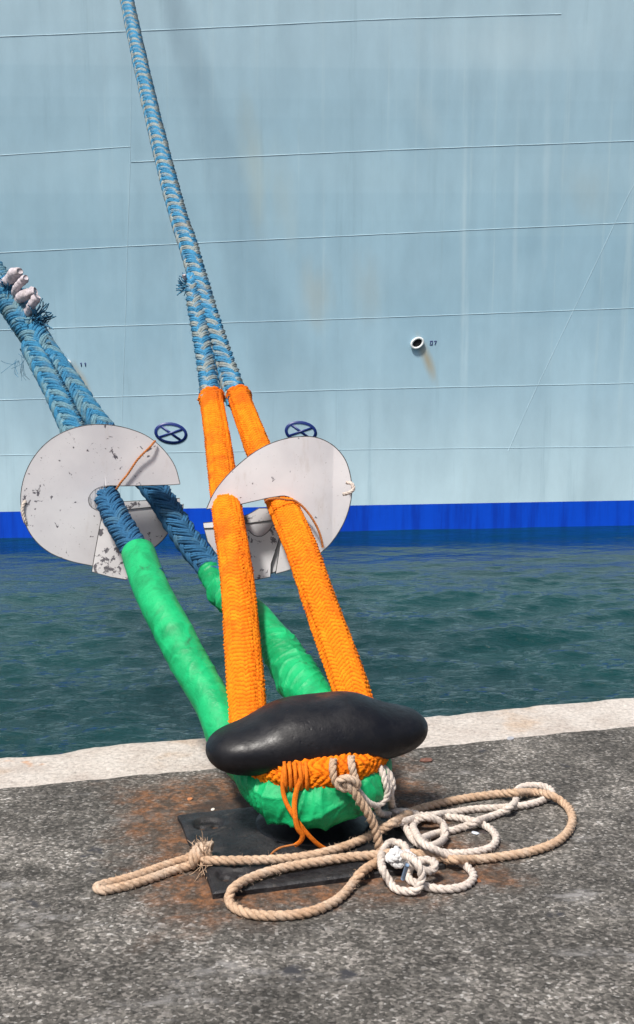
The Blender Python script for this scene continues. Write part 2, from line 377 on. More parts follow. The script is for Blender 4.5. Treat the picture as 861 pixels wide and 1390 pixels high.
# ------------------------------------------------------------------ water
WZ = -1.37
xs = np.concatenate([-np.geomspace(700, 12, 14), np.arange(-7.5, 7.5, .035), np.geomspace(12, 700, 14)])
ys = np.concatenate([[-30., 0, 2.5], np.arange(4.6, 18.5, .03), np.geomspace(24, 900, 10)])
X, Y = np.meshgrid(xs, ys)
h = np.zeros_like(X); gw = np.random.default_rng(11)
for k in range(110):
    lam = math.exp(gw.uniform(math.log(.13), math.log(1.6))); dr = R(97)+gw.normal(0, .46)
    kk = 2*np.pi/lam; amp = .0044*lam**.95*gw.uniform(.5, 1.4)
    ph = (X*math.cos(dr)+Y*math.sin(dr))*kk+gw.random()*6.28+.7*np.sin(X*.7+Y*.5+k)
    h += amp*(np.sin(ph)+.25*np.sin(2*ph+.6))
fade = np.clip(1-(np.abs(X)-8)/3, 0, 1)*np.clip(1-(Y-19)/3, 0, 1)
calm = np.clip((Y-10.5)/5.5, 0, 1); h *= (1-.84*calm)*fade*(.75+.35*np.sin(X*.45+1)*np.sin(Y*.6))
m, t = mat('harbour water', (.008, .085, .085), .04, spec=.5)
t.b.inputs['IOR'].default_value = 1.30
c = t.coord((1, 1.7, 1)); n1 = t.noise(c, 10, 5, .62, .8); n2 = t.noise(c, 3.2, 4, .6, .5)
t.col(t.mix(t.mr(t.noise(t.coord(), .5, 3), .3, .7), (.0006, .022, .024), (.0008, .032, .033)))
yy = t.sep(t.coord())[1]; shel = t.mr(yy, 8, 16.5, 1, .12)
t.bump(t.math('MULTIPLY', t.math('ADD', n1, t.math('MULTIPLY', n2, 1.6)), shel), .8, .035); M['water'] = m
mb = MB(); mb.grid(np.stack([X, Y, WZ+h], -1)); tag(mb.build('water', M['water']), kind='structure')

# ------------------------------------------------------------------ ship
HY, HS = 17.0, .12
def hull_y(x, z): return HY+HS*x-.035*np.maximum(z+1.3, 0)-.004*np.maximum(z+1.3, 0)**2
def H(px, py, off=0.0):
    d = ray(px, py); tt = 15.0
    for _ in range(30):
        p = CAMP+d*tt; tt += (hull_y(p[0], p[2])-p[1])/(d[1]-HS*d[0]+.05*d[2])*.9
    p = CAMP+d*tt; n = unit([HS, -1, -.06]); return p+n*off
ship = empty('cruise_ship', (0, 17, WZ), 'pale blue ship hull with a bright blue waterline band lying across the water', 'ship')
BZ = H(430, 687)[2]
ZT = 14.0
xs = np.concatenate([np.linspace(-48, -11, 38), np.arange(-10, 11, .1), np.linspace(12, 60, 49)]); zs = np.concatenate([[BZ], np.linspace(BZ+.05, ZT, 90)])
X, Z = np.meshgrid(xs, zs)
def buck(X, Z):
    p = np.stack([X, X*0, Z*1.0], -1); return .006*vnoise(p, 1.3, 2)+.004*np.sin(X*2*np.pi/1.4)*vnoise(p, .6, 1)
Yh = hull_y(X, Z)+buck(X, Z)*np.clip((Z-BZ)/.3, 0, 1)
m, t = mat('pale blue hull paint', (.36, .56, .66), .38, spec=.45)
c = t.coord(); xyz = t.sep(c)
k = t.mix(t.mr(t.noise(t.coord((1, 1, 1.2)), .55, 4, .6), .35, .65), (.33, .52, .65), (.38, .57, .695))
def poz(px, py): p = H(px, py); return p
# plate strakes: each plate a touch different in tone
zsteps = [poz(430, y)[2] for y in (612, 531, 434, 322, 208, 34)]
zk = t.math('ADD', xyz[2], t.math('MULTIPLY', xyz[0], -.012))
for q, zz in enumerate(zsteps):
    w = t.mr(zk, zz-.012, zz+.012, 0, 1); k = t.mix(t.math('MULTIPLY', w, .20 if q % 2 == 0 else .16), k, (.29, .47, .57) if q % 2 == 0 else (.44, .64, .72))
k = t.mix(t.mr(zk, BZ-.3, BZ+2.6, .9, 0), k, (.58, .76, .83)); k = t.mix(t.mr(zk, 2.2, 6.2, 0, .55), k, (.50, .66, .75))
for zz, am in ((poz(430, 92)[2], .16), (poz(430, 134)[2], .14), (poz(430, 160)[2], .12), (poz(430, 262)[2], .16), (poz(430, 300)[2], .12)):
    w = t.math('MULTIPLY', t.mr(zk, zz-.02, zz+.02, 1, 0), t.mr(zk, zz-.75, zz-.2, 0, am)); k = t.mix(w, k, (.25, .43, .55))
# vertical runs
st = t.noise(t.coord((9, 1, .16)), 1.0, 6, .7); k = t.mix(t.mr(st, .56, .74, 0, .45), k, (.50, .66, .72))
st2 = t.noise(t.coord((5, 1, .22), loc=(7, 0, 3)), 1.0, 6, .7); k = t.mix(t.mr(st2, .56, .74, 0, .4), k, (.27, .42, .50))
k = t.mix(.22, k, t.ramp(t.noise(t.coord((3, 1, 1.2)), 1.6, 6, .65), [(.3, .8), (.7, 1.2)]), 'MULTIPLY')
def blob(cx, cz, rx, rz, amt, colr, k, slant=0.0, nz=.5, nsc=2.0):
    dx = t.math('DIVIDE', t.math('ADD', t.math('SUBTRACT', xyz[0], cx), t.math('MULTIPLY', t.math('SUBTRACT', xyz[2], cz), slant)), rx)
    dz = t.math('DIVIDE', t.math('SUBTRACT', xyz[2], cz), rz)
    d = t.math('SQRT', t.math('ADD', t.math('MULTIPLY', dx, dx), t.math('MULTIPLY', dz, dz)))
    d = t.math('ADD', d, t.math('MULTIPLY', t.math('SUBTRACT', t.noise(t.coord((3, 1, .8)), nsc, 5, .6), .5), nz*2))
    return t.mix(t.mr(d, .0, 1.05, amt, 0), k, colr)
for px, py, rx, rz, amt, cl, sl in ((345, 230, .22, 1.2, .35, (.46, .50, .42), .12), (385, 270, .25, .9, .25, (.44, .50, .45), .12), (430, 400, .35, .6, .35, (.46, .45, .36), .1),
                                (500, 390, .30, .6, .25, (.44, .46, .40), .1), (580, 488, .11, .42, .85, (.42, .36, .24), .38), (112, 525, .12, .42, .8, (.46, .38, .24), .4),
                                (630, 330, .05, 2.6, .42, (.58, .74, .80), 0.01), (700, 300, .05, 1.8, .3, (.56, .72, .79), .01), (742, 240, .07, 1.6, .3, (.56, .72, .79), .02),
                                (633, 480, .04, 1.2, .35, (.55, .72, .80), 0), (580, 160, .25, .5, .3, (.50, .66, .72), .3), (800, 260, .4, .5, .25, (.44, .48, .44), .2), (690, 60, 1.6, .5, .35, (.55, .70, .76), .0)):
    p = poz(px, py); k = blob(float(p[0]), float(p[2]), rx, rz, amt, cl, k, sl)
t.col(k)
hb = t.math('ADD', t.math('MULTIPLY', t.noise(t.coord((.8, 1, .6)), 1.0, 1), 1.0), t.math('MULTIPLY', t.noise(t.coord((1.6, 1, .12)), 1.7, 1), .8))
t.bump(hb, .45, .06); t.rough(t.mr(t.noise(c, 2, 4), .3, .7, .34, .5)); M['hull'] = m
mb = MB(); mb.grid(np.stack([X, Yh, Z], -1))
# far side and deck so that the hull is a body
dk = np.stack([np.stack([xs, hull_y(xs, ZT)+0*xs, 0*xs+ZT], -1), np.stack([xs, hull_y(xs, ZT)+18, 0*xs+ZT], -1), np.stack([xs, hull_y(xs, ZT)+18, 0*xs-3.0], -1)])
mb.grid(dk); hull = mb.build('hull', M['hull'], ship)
m, t = mat('blue waterline paint', (.005, .07, .52), .35, spec=.5)
k = t.mix(t.mr(t.noise(t.coord((6, 1, .4)), 1.2, 5, .65), .4, .7), (.002, .075, .66), (.002, .045, .46)); t.col(k); t.bump(t.noise(t.coord(), 8, 5), .3, .01); M['band'] = m
zb = np.linspace(-3.0, BZ, 12); X, Z = np.meshgrid(xs, zb); mb = MB(); mb.grid(np.stack([X, hull_y(X, Z)-.004, Z], -1)); mb.build('waterline_band', M['band'], ship)
M['weld'], t = mat('painted weld', (.50, .66, .73), .4)
def seam(pts, w=.010, ext=(True, True)):
    q = [H(*p) for p in pts]
    c = catmull(np.array(q), .12)
    if ext[0]: d = unit(c[0]-c[3]); c = np.vstack([[c[0]+d*s for s in (25, 12, 4)], c])
    if ext[1]: d = unit(c[-1]-c[-4]); c = np.vstack([c, [c[-1]+d*s for s in (4, 12, 25)]])
    c = resample(c, .12); c[:, 1] = hull_y(c[:, 0], c[:, 2])+buck(c[:, 0], c[:, 2])-.001
    mb = MB(); tube(mb, c, .55*w*(1+.15*np.sin(np.arange(len(c))*1.3)), 6, flat=1.0); return mb.build('weld_seam', M['weld'], ship)
seam([(0, 50), (300, 37), (500, 27), (762, 19)],.007, (True, False))
seam([(0, 211), (90, 205), (177, 199)], .006, (True, False))
seam([(178, 220), (430, 208), (861, 191)],.007, (False, True))
seam([(0, 343), (200, 333), (430, 322), (861, 302)], .0065)
seam([(0, 448), (200, 441), (430, 434), (861, 418)], .006)
seam([(0, 543), (168, 538), (430, 530), (861, 520)], .006)
seam([(0, 618), (430, 611), (861, 606)], .005)
seam([(178, -60), (178, 120), (177, 220), (173, 340), (170, 450), (166, 560), (163, 690)], .004, (False, False))
seam([(890, 200), (861, 250), (815, 345), (765, 450), (720, 545), (690, 612)], .004, (False, False))
M['navy'], _ = mat('navy marking paint', (.008, .025, .16), .4)
def basis(px, py):
    o = H(px, py, .010); ex = unit([1, HS, 0]); n = unit([HS, -1, -.06]); ez = unit(np.cross(ex, n)); ez = ez*np.sign(ez[2]); return o, ex, ez, n
PPM = F/17.0
def lay(q):
    q = np.array(q); q[..., 1] = hull_y(q[..., 0], q[..., 2])+buck(q[..., 0], q[..., 2])-.005; return q
def plate2d(mb, o, ex, ez, n, poly, th=.004):
    a = lay(np.array([o+ex*x+ez*z for x, z in poly])); b = a+np.array([0, .008, 0])
    k = len(poly); V = np.vstack([a, b])
    bmx = bmesh.new(); vs_ = [bmx.verts.new(v) for v in V]
    bmx.faces.new(vs_[:k]); bmx.faces.new(vs_[k:][::-1])
    for i in range(k): bmx.faces.new((vs_[i], vs_[k+i], vs_[k+(i+1) % k], vs_[(i+1) % k]))
    bmesh.ops.recalc_face_normals(bmx, faces=bmx.faces); bmesh.ops.triangulate(bmx, faces=bmx.faces)
    bmx.verts.index_update(); mb.tris([v.co for v in bmx.verts], [[v.index for v in f.verts] for f in bmx.faces]); bmx.free()
def bar2d(mb, bs, x0, z0, x1, z1, w):
    d = unit([x1-x0, z1-z0]); nrm = np.array([-d[1], d[0]])*w/2
    plate2d(mb, *bs, [(x0+nrm[0], z0+nrm[1]), (x1+nrm[0], z1+nrm[1]), (x1-nrm[0], z1-nrm[1]), (x0-nrm[0], z0-nrm[1])])
for px, py in ((232, 588), (408.5, 586)):
    bs = basis(px, py); mb = MB(); a, b_, tl = 20.5/PPM, 13.5/PPM, R(-9)
    def el(r, th): x, z = a*r*math.cos(th), b_*r*math.sin(th); return (x*math.cos(tl)-z*math.sin(tl), x*math.sin(tl)+z*math.cos(tl))
    N_ = 48
    ringp = np.array([[bs[0]+bs[1]*p[0]+bs[2]*p[1]+bs[3]*.002 for p in (el(r, 2*math.pi*i/N_) for i in range(N_))] for r in (1.0+.0, .84)])
    # keep stroke width even: offset rather than scaled
    q0 = [el(1.08, 2*math.pi*i/N_) for i in range(N_)]; q1 = [(x*(1-.040/math.hypot(x, z)), z*(1-.040/math.hypot(x, z))) for x, z in q0]
    pts = np.array([[bs[0]+bs[1]*p[0]+bs[2]*p[1] for p in q] for q in (q1, q0)])
    pts = lay(pts); pts[..., 1] -= .001; pts = np.concatenate([pts, (pts+np.array([0, .010, 0]))[::-1]], 0); pts = np.concatenate([pts, pts[:1]], 0)
    mb.grid(pts.transpose(0, 1, 2), closed_u=True)
    for th in (R(38), R(-38)):
        e = el(.93, th); e2 = el(.93, th+math.pi); bar2d(mb, bs, e2[0], e2[1], e[0], e[1], .030)
    mb.build('thruster_mark', M['navy'], ship, smooth=False)
M['rim'], t = mat('white rim paint', (.75, .78, .78), .4)
for px, py, rr, dg in ((566, 465.5, .075, '07'), (89.5, 495, .062, '11')):
    o, ex, ez, n = basis(px, py); th = np.linspace(0, 2*np.pi, 29)[:-1]
    ca, sa = math.cos(R(30)), math.sin(R(30))
    e = [o+(ex*ca+ez*sa)*math.cos(a)*rr*1.12+(-ex*sa+ez*ca)*math.sin(a)*rr*.82+n*.02 for a in th]
    mb = MB(); tube(mb, np.array(e+[e[0]]), .016, 10, cap=False); rim = mb.build('drain_outlet', M['rim'], ship)
    mb = MB(); pts = np.array([[o+n*.012+(q-o-n*.02)*s for q in e] for s in (1.0, .01)]); mb.grid(pts, closed_u=True); mb.build('hole_shade', M['dark'], rim)  # near-black disc paints the shade inside the outlet; no hole is cut
    s = .05
    for j, ch in enumerate(dg):
        mb = MB()
        bx = o+ex*(.20+j*.055)-n*.004; b4 = (bx, ex, ez, n)
        segs = {'0': [(-.014, -s/2, -.014, s/2), (.014, -s/2, .014, s/2), (-.02, s/2, .02, s/2), (-.02, -s/2, .02, -s/2)],
                '7': [(-.018, s/2, .018, s/2), (.014, s/2, -.006, -s/2)], '1': [(0, -s/2, 0, s/2), (-.012, s/2-.012, 0, s/2)]}[ch]
        for sg in segs: bar2d(mb, b4, *sg, .010)
        mb.build('number_digit', M['navy'], ship, smooth=False)

# ------------------------------------------------------------------ bollard
SX, SY = -.012, 3.72
boll = empty('bollard', (SX, SY, 0), 'squat black iron bollard with a long rounded tee head and square base plate', 'bollard')
UX, VX = U, Vv
HC = P(432.5, 1001, 3.69)
def head_pts(nu=120, nv=56):
    A_ = .352; tt = np.linspace(-math.pi/2, math.pi/2, nu); pts = np.zeros((nu, nv, 3))
    for j in range(nu):
        u = A_*math.copysign(abs(math.sin(tt[j]))**.92, tt[j]); q = max(1-abs(u/A_)**5.2, 0)**.5
        if j in (0, nu-1): q = 0.0
        hump = math.exp(-(abs(u-.006)/.19)**4.2)
        for i in range(nv):
            a = 2*math.pi*i/nv; ca, sa = math.cos(a), math.sin(a)
            v = math.copysign(abs(ca)**.92, ca)*q*(.130+.035*hump); z = math.copysign(abs(sa)**.9, sa)*q*(.074 if sa > 0 else .084)
            if sa > 0: z += .052*hump*sa**.9*q
            z += .010*(u/.35)
            pts[j, i] = HC+UX*u+VX*(v+.010*hump)+np.array([0, 0, z])
    pts += (vnoise(pts, 20, 2)*.0012)[..., None]*np.array([0, -.4, 1]); return pts
mb = MB(); mb.grid(head_pts(), closed_u=True); mb.build('head', M['iron'], boll)
prof = [(.0, .31), (.13, .31), (.115, .28), (.105, .24), (.103, .18), (.107, .12), (.118, .09), (.135, .06), (.155, .042), (.172, .032), (.182, .026), (.186, .015)]
th = np.linspace(0, 2*np.pi, 49)[:-1]
pf = catmull(np.array([(r, 0, z) for r, z in prof]), .008)
pts = np.array([[(SX+r*math.cos(a), SY+r*math.sin(a), z) for a in th] for r, _, z in pf])
mb = MB(); mb.grid(pts[::-1], closed_u=True); mb.build('stem', M['iron'], boll)
# base plate as a height sheet with rounded corners and four recessed bolt pockets
PHU, PHV = .345, .285
nu, nv = 130, 110
uu = np.linspace(-1, 1, nu); vv = np.linspace(-1, 1, nv); A, Bv = np.meshgrid(uu, vv)
uq = A*PHU; vq = Bv*PHV
zt = np.full(A.shape, .024)
for su in (-1, 1):
    for sv in (-1, 1):
        d = np.hypot(uq-su*.265, (vq-sv*.185)); zt -= .013*np.clip((.052-d)/.010, 0, 1)
        for q in (-1, 1): d = np.hypot(uq-su*.265-q*.022, vq-sv*.185); zt -= .016*np.clip((.013-d)/.005, 0, 1)
edge = np.minimum(PHU-np.abs(uq), PHV-np.abs(vq)); zt -= .006*np.clip(1-edge/.010, 0, 1)**2
pp = PC+UX*uq[..., None]+VX*vq[..., None]; jit = vnoise(pp, 14, 3)
pp += UX*(jit*.004*np.sign(uq)*(np.abs(A) > .97))[..., None]; pp[..., 2] = zt+.0012*vnoise(pp, 40, 2)
low = pp.copy(); low[..., 2] = -.05
mb = MB(); mb.grid(pp)
rim_t = np.concatenate([pp[0, :], pp[1:, -1], pp[-1, -2::-1], pp[-2:0:-1, 0]]); rim_b = rim_t.copy(); rim_b[:, 2] = -.03
mb.grid(np.stack([rim_b, rim_t]), closed_u=True); mb.build('base_plate', M['plate'], boll)
def gz(p):     # ground or plate level under a point
    d = np.asarray(p)[..., :3]-PC; a = np.abs(d@UX); b = np.abs(d@VX)
    e = np.maximum(a-PHU, b-PHV); return .005+.022*np.clip(1-(e-.0)/.03, 0, 1)

# ------------------------------------------------------------------ the orange-sleeved mooring rope
OFR = P(420, 1050, SY-.178)[2]; GFR = P(420, 1086, SY-.180)[2]
def loop(rl, zs_, a0=185, a1=355, n=9, sq=1.0):
    out = []
    for i in range(n):
        a = R(a0+(a1-a0)*i/(n-1)); f = math.sin(math.pi*i/(n-1)); z = zs_[0]*(1-f)+zs_[1]*f if i < n/2 else zs_[2]*(1-f)+zs_[1]*f
        out.append([SX+rl*math.cos(a), SY+rl*math.sin(a)*sq, z])
    return out
oL = [P(*p) for p in ((288.5, 541, 5.95), (292, 562, 5.80), (298, 602, 5.52), (306, 680, 5.08), (319, 780, 4.55), (327, 860, 4.26), (333, 930, 4.02), (337, 975, 3.88))]
oR = [P(*p) for p in ((325, 539, 5.97), (333, 560, 5.83), (350, 604, 5.54), (381, 680, 5.10), (420, 780, 4.57), (450, 862, 4.28), (474, 926, 4.06), (488, 975, 3.90))]
opath = catmull(np.array(oL+loop(.178, (OFR+.010, OFR, OFR+.010))+oR[::-1]), .0028)
def wobble(c, a=.004, f=5): return c+np.stack([a*vnoise(c+k*7, f, 2) for k in range(3)], -1)
opath = wobble(opath)
def sleeve(mb, c, rfun, ncol=10, p=.0205, amp=.0085, nseg=120, slope=1.35, fl=None):
    T, N, B, s = frames(c, up=(0, -.3, 1)); th = np.linspace(0, 2*np.pi, nseg, endpoint=False)
    S, TH = np.meshgrid(s, th, indexing='ij')
    cu = TH/(2*np.pi)*ncol; ci = np.floor(cu); u = cu-ci; sg = np.where(ci % 2 == 0, 1, -1)
    base = c[:, None]+N[:, None]*np.cos(th)[None, :, None]+B[:, None]*np.sin(th)[None, :, None]
    w = .30*vnoise(base*1.0, 6, 2)+.10*vnoise(base, 38, 1)
    ph = S/p+sg*(u-.5)*slope+w
    rid = np.abs(np.cos(np.pi*ph))**.7; colb = np.sqrt(np.clip(1-(2*u-1)**2, 0, 1))
    hgt = rid*(.80+.20*colb)
    r0 = rfun(s)[:, None]*(1+.012*vnoise(base, 5, 2))
    rr = r0*(1+.022*vnoise(base, 9, 1))+amp*(.8+.25*vnoise(base, 30, 1))*(hgt-.5)+.0016*vnoise(base*1.0, 110, 2)
    if fl is None: fl = (1, 1)
    pts = c[:, None]+(N[:, None]*np.cos(th)[None, :, None]*fl[0]+B[:, None]*np.sin(th)[None, :, None]*fl[1])*rr[..., None]
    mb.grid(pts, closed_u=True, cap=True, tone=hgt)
orope = empty('mooring_rope', tuple(P(320, 790, 4.5)), 'blue braided mooring rope in orange knitted sleeves looped over the black bollard', 'mooring rope', )
Lo = np.linalg.norm(np.diff(opath, axis=0), axis=1).sum()
def ro(s):
    q = np.minimum(s, Lo-s); r = np.interp(q, [0, .03, .5, 1.6, 2.1, 2.45, 2.6, 3.2], [.056, .052, .056, .060, .061, .060, .055, .050])
    return r+.007*np.exp(-(q/.012)**2)
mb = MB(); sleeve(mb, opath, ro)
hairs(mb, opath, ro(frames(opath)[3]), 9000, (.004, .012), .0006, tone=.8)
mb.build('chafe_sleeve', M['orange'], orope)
# blue legs and the splice above the sleeves
legA = [P(*p) for p in ((286, 545, 5.92), (283, 515, 6.12), (276, 470, 6.32), (267, 420, 6.58), (259, 375, 6.82))]
legB = [P(*p) for p in ((322, 545, 5.95), (312, 512, 6.16), (297, 468, 6.36), (281, 420, 6.60), (269, 378, 6.85), (258, 340, 7.08))]
up = [P(*p) for p in ((244, 298, 7.4), (226, 232, 7.9), (208, 160, 8.55), (192, 90, 9.25), (181, 40, 9.8), (172.5, 0, 10.3), (160, -60, 11.1))]
d = unit(up[-1]-up[-3]); tailp = [up[-1]+d*q+np.array([0, 0, .035*q*q]) for q in (2, 4, 6.2)]
tw = [.75, .2, .9, .1, .55, .95, .15, .8, .3, .6, .05, .9]
mb = MB(); cA = catmull(np.array(legA), .008); rsA = np.interp(np.linspace(0, 1, len(cA)), [0, .8, 1], [1, .95, .5])
braid(mb, cA, .046, 6, .27, .0135, .0130, .4, tw, rsA); core(mb, cA, .028, .1); hairs(mb, cA, .046*rsA, 700, (.008, .025)); mb.build('rope_leg', M['blue_worn'], orope)
mb = MB(); cB = catmull(np.array(legB+up+tailp), .009); q = np.linspace(0, 1, len(cB))
braid(mb, cB, .049, 6, .27, .0140, .0135, 1.1, tw); core(mb, cB, .030, .1); hairs(mb, cB, .048, 4200, (.008, .022)); mb.build('rope_line', M['blue_worn'], orope)
def tuft(mb, o, d, n, L, w=.0016, sp=.5, tone=.1):
    for _ in range(n):
        dd_ = unit(np.array(d)+rng.normal(0, sp, 3)); p = [np.array(o)+rng.normal(0, .012, 3)]
        for q in range(5): p.append(p[-1]+dd_*L*rng.uniform(.12, .24)); dd_ = unit(dd_+rng.normal(0, .22, 3))
        tube(mb, resample(np.array(p), L/9), np.linspace(w, w*.3, 999)[:len(resample(np.array(p), L/9))] if 0 else w, 4, tone=tone)
mb = MB(); b0 = P(255, 388, 6.78); tuft(mb, b0, (-.8, -.3, .1), 30, .07, w=.0028, tone=.4); mb.build('frayed_end', M['blue'], orope)
def stub(path, r, parent):
    c = catmull(np.array(path), .006); T, N, B, s = frames(c); th = np.linspace(0, 2*np.pi, 20, endpoint=False)
    base = c[:, None]+(N[:, None]*np.cos(th)[None, :, None]+B[:, None]*np.sin(th)[None, :, None])*r
    q = s/s[-1]; rr = r*(1+.06*np.sin(s*260)[:, None]+.28*vnoise(base, 55, 3))*(1+.05*np.exp(-((q-1)/.12)**2)-.35*np.clip((q-.9)/.1, 0, 1)**2)[:, None]
    pts = c[:, None]+(N[:, None]*np.cos(th)[None, :, None]+B[:, None]*np.sin(th)[None, :, None])*rr[..., None]
    mb = MB(); mb.grid(pts, closed_u=True, cap=True, tone=.4); return mb.build('taped_end', M['tape'], parent)
stub([P(256, 386, 6.8), P(252, 380, 6.78), P(250, 373, 6.76)], .014, orope)
# orange tie straps hanging in front
def ribbon(pts, w, th, name, parent, m, tone=.2, up=(0, -1, 0)):
    c = catmull(np.array(pts), .006); mb = MB(); tube(mb, c, w, 8, flat=th/w, up=up, tone=tone); return mb.build(name, m, parent)
FY = SY-.178-.062
ribbon([P(386, 1040, FY+.02), P(384, 1058, FY-.004), P(384, 1072, FY-.006), P(388, 1088, FY-.012), P(398, 1106, FY-.02), P(411, 1124, FY-.02), P(424, 1139, FY-.012), P(436, 1149, FY), P(447, 1155, FY+.01)], .0068, .0022, 'tie_strap', orope, M['strap'])
ribbon([P(412, 1038, FY+.02), P(409, 1056, FY-.004), P(403, 1072, FY-.010), P(400, 1090, FY-.018), P(401, 1110, FY-.030), P(405, 1126, FY-.030), P(411, 1134, FY-.025), P(408, 1142, FY-.02), P(400, 1148, FY-.02)], .0078, .0024, 'tie_strap', orope, M['strap'])
ribbon([P(403, 1146, FY-.022), P(392, 1148, FY-.02), P(380, 1151, FY-.015), P(371, 1157, FY-.01), P(367, 1162, FY-.005)], .0034, .002, 'strap_tail', orope, M['lash'])
for xx in (388, 395, 402, 409, 417):
    ribbon([P(xx-2, 1034, FY+.03), P(xx-1, 1050, FY-.003), P(xx, 1066, FY-.004), P(xx, 1077, FY+.022)], .0055, .003, 'lashing_turn', orope, M['strap'])

# ------------------------------------------------------------------ the green-sleeved mooring rope
grope = empty('mooring_rope', tuple(P(200, 790, 4.5)), 'blue braided mooring rope in shiny green cloth sleeves coming from the left to the bollard', 'mooring rope')
gL = [P(*p) for p in ((188, 751, 4.70), (199, 783, 4.55), (219, 826, 4.36), (244, 874, 4.22), (270, 922, 4.08), (292, 962, 3.97), (308, 1000, 3.87))]
gR = [P(*p) for p in ((285, 776, 4.98), (296, 794, 4.90), (318, 814, 4.78), (345, 836, 4.62), (372, 870, 4.44), (402, 915, 4.24), (440, 965, 4.05), (474, 1005, 3.90))]
gl = loop(.186, (GFR+.03, GFR, GFR+.03), 186, 352)
gpath = catmull(np.array(gL+gl+gR[::-1]), .004)
T, N, B, s = frames(gpath, up=(0, -.3, 1)); Lg = s[-1]
i_loop0 = np.argmin(np.linalg.norm(gpath-np.array(gl[0]), axis=1)); i_loop1 = np.argmin(np.linalg.norm(gpath-np.array(gl[-1]), axis=1))
th = np.linspace(0, 2*np.pi, 110, endpoint=False)
base = gpath[:, None]+(N[:, None]*np.cos(th)[None, :, None]+B[:, None]*np.sin(th)[None, :, None])*.06
inl = np.clip(1-np.abs((s-(s[i_loop0]+s[i_loop1])/2)/((s[i_loop1]-s[i_loop0])/2+.12)), 0, 1)**.5
r0 = np.interp(s, [0, .03, .2, .7, s[i_loop0], (s[i_loop0]+s[i_loop1])/2, s[i_loop1], s[i_loop1]+.55, Lg-.36, Lg-.30, Lg-.24, Lg], [.064, .066, .066, .066, .062, .064, .062, .074, .060, .046, .060, .050])
# cloth folds: sharp irregular creases, strongest where the sleeve bends
def ridge(p, f): return 1-np.abs(vnoise(p, f, 1))
ang = np.broadcast_to(th[None], base.shape[:2]); nz1 = vnoise(base, 9, 1); nz2 = vnoise(base*1.3, 17, 1)
pl1 = 1-np.abs(np.sin(np.pi*(s[:, None]/.085+.55*np.sin(ang+1)+.9*nz1)))
pl2 = 1-np.abs(np.sin(np.pi*(s[:, None]/.052-.8*np.sin(ang*1.0-.6)+1.1*nz2)))
fold = .60*(pl1**1.6)*np.clip(.5+nz2, 0, 1.4)+.5*(pl2**2.5)*np.clip(.6-nz1, 0, 1.4)+.25*nz2+.55*np.clip(1-np.abs(np.sin(1.5*ang+2.4*nz1+s[:, None]*5)), 0, 1)**3*np.clip(.4+nz2, 0, 1)
bend = np.interp(s, [0, .15, .65, .95, s[i_loop0]-.1, s[i_loop0], s[i_loop1], s[i_loop1]+.3, Lg-.45, Lg-.3, Lg], [.04, .10, .18, .35, .75, 0.8, 0.8, .7, .25, .9, .5])
hang = np.clip(-np.cos(th), 0, 1)[None]*inl[:, None]*.010
rr = r0[:, None]+bend[:, None]*.017*fold+.0012*vnoise(base, 12, 2)+hang
rr += .0015*np.exp(-(s/.010)**2)[:, None]
pts = gpath[:, None]+(N[:, None]*np.cos(th)[None, :, None]+B[:, None]*np.sin(th)[None, :, None])*rr[..., None]
inner = gpath[[0]][:, None]+(pts[:1]-gpath[[0]][:, None])*.80+T[0]*.03
mb = MB(); mb.grid(np.concatenate([inner, gpath[[0]][:, None]+(pts[:1]-gpath[[0]][:, None])*.93, pts]), closed_u=True, cap=True)
mb.build('chafe_sleeve', M['green'], grope)
bA = [P(*p) for p in ((208, 790, 4.52), (190, 757, 4.68), (177, 735, 4.78), (158, 702, 4.92), (141, 668, 5.07), (120, 628, 5.24), (98, 580, 5.45), (80, 540, 5.62), (59, 500, 5.80), (42, 468, 5.97))]
bB = [P(*p) for p in ((302, 794, 4.90), (284, 768, 5.02), (262, 742, 5.10), (238, 706, 5.18), (216, 672, 5.25), (192, 640, 5.35), (155, 600, 5.48), (126, 566, 5.60), (97, 522, 5.76), (72, 487, 5.90), (52, 456, 6.03), (34, 430, 6.16))]
gt = [.1, .3, .05, .5, .2, .35, .1, .6, .0, .25, .4, .15]
cA = catmull(np.array(bA), .008); cB = catmull(np.array(bB), .008)
def split_leg(c, py_split, **kw): pass
for nm, c, sd in (('rope_leg', cA, .3), ('rope_leg', cB, .9)):
    k = int(len(c)*.52); 
    mb = MB(); braid(mb, c[:k+2], .051, 6, .31, .0150, .0140, sd, gt); core(mb, c[:k+2], .033, .0); hairs(mb, c[:k+2], .050, 350, (.005, .014)); mb.build('rope_leg', M['blue_low'], grope)
    # continue with the same phase
    T, N, B, s = frames(c[:k+1]); ph = sd
    mb = MB(); braid(mb, c[k:], .049, 6, .28, .0140, .0135, sd+1.0, tw); core(mb, c[k:], .032, .1); hairs(mb, c[k:], .048, 900, (.006, .022)); mb.build('rope_leg', M['blue'], grope)
sp = [P(*p) for p in ((62, 478, 5.92), (44, 452, 6.05), (22, 418, 6.22), (2, 388, 6.40), (-30, 340, 6.75), (-70, 285, 7.3))]
dS = unit(sp[-1]-sp[-2]); sp2 = [sp[-1]+dS*q+np.array([0, 0, .03*q*q]) for q in (2, 4, 6.5, 9.2)]
mb = MB(); c = catmull(np.array(sp+sp2), .010); q = np.concatenate([[0], np.cumsum(np.linalg.norm(np.diff(c, axis=0), axis=1))])
rs = np.interp(q, [0, .12, .6, 1.2, 20], [.75, 1.12, 1.2, .85, .8])
braid(mb, c, .060, 6, .34, .0175, .0155, .2, tw, rs); core(mb, c, .042*rs, .1); hairs(mb, c, .064*rs, 5200, (.008, .03)); mb.build('rope_line', M['blue'], grope)
o_ = [P(6, 388, 6.32), P(22, 402, 6.22), P(27, 409, 6.18), P(38, 423, 6.1)]
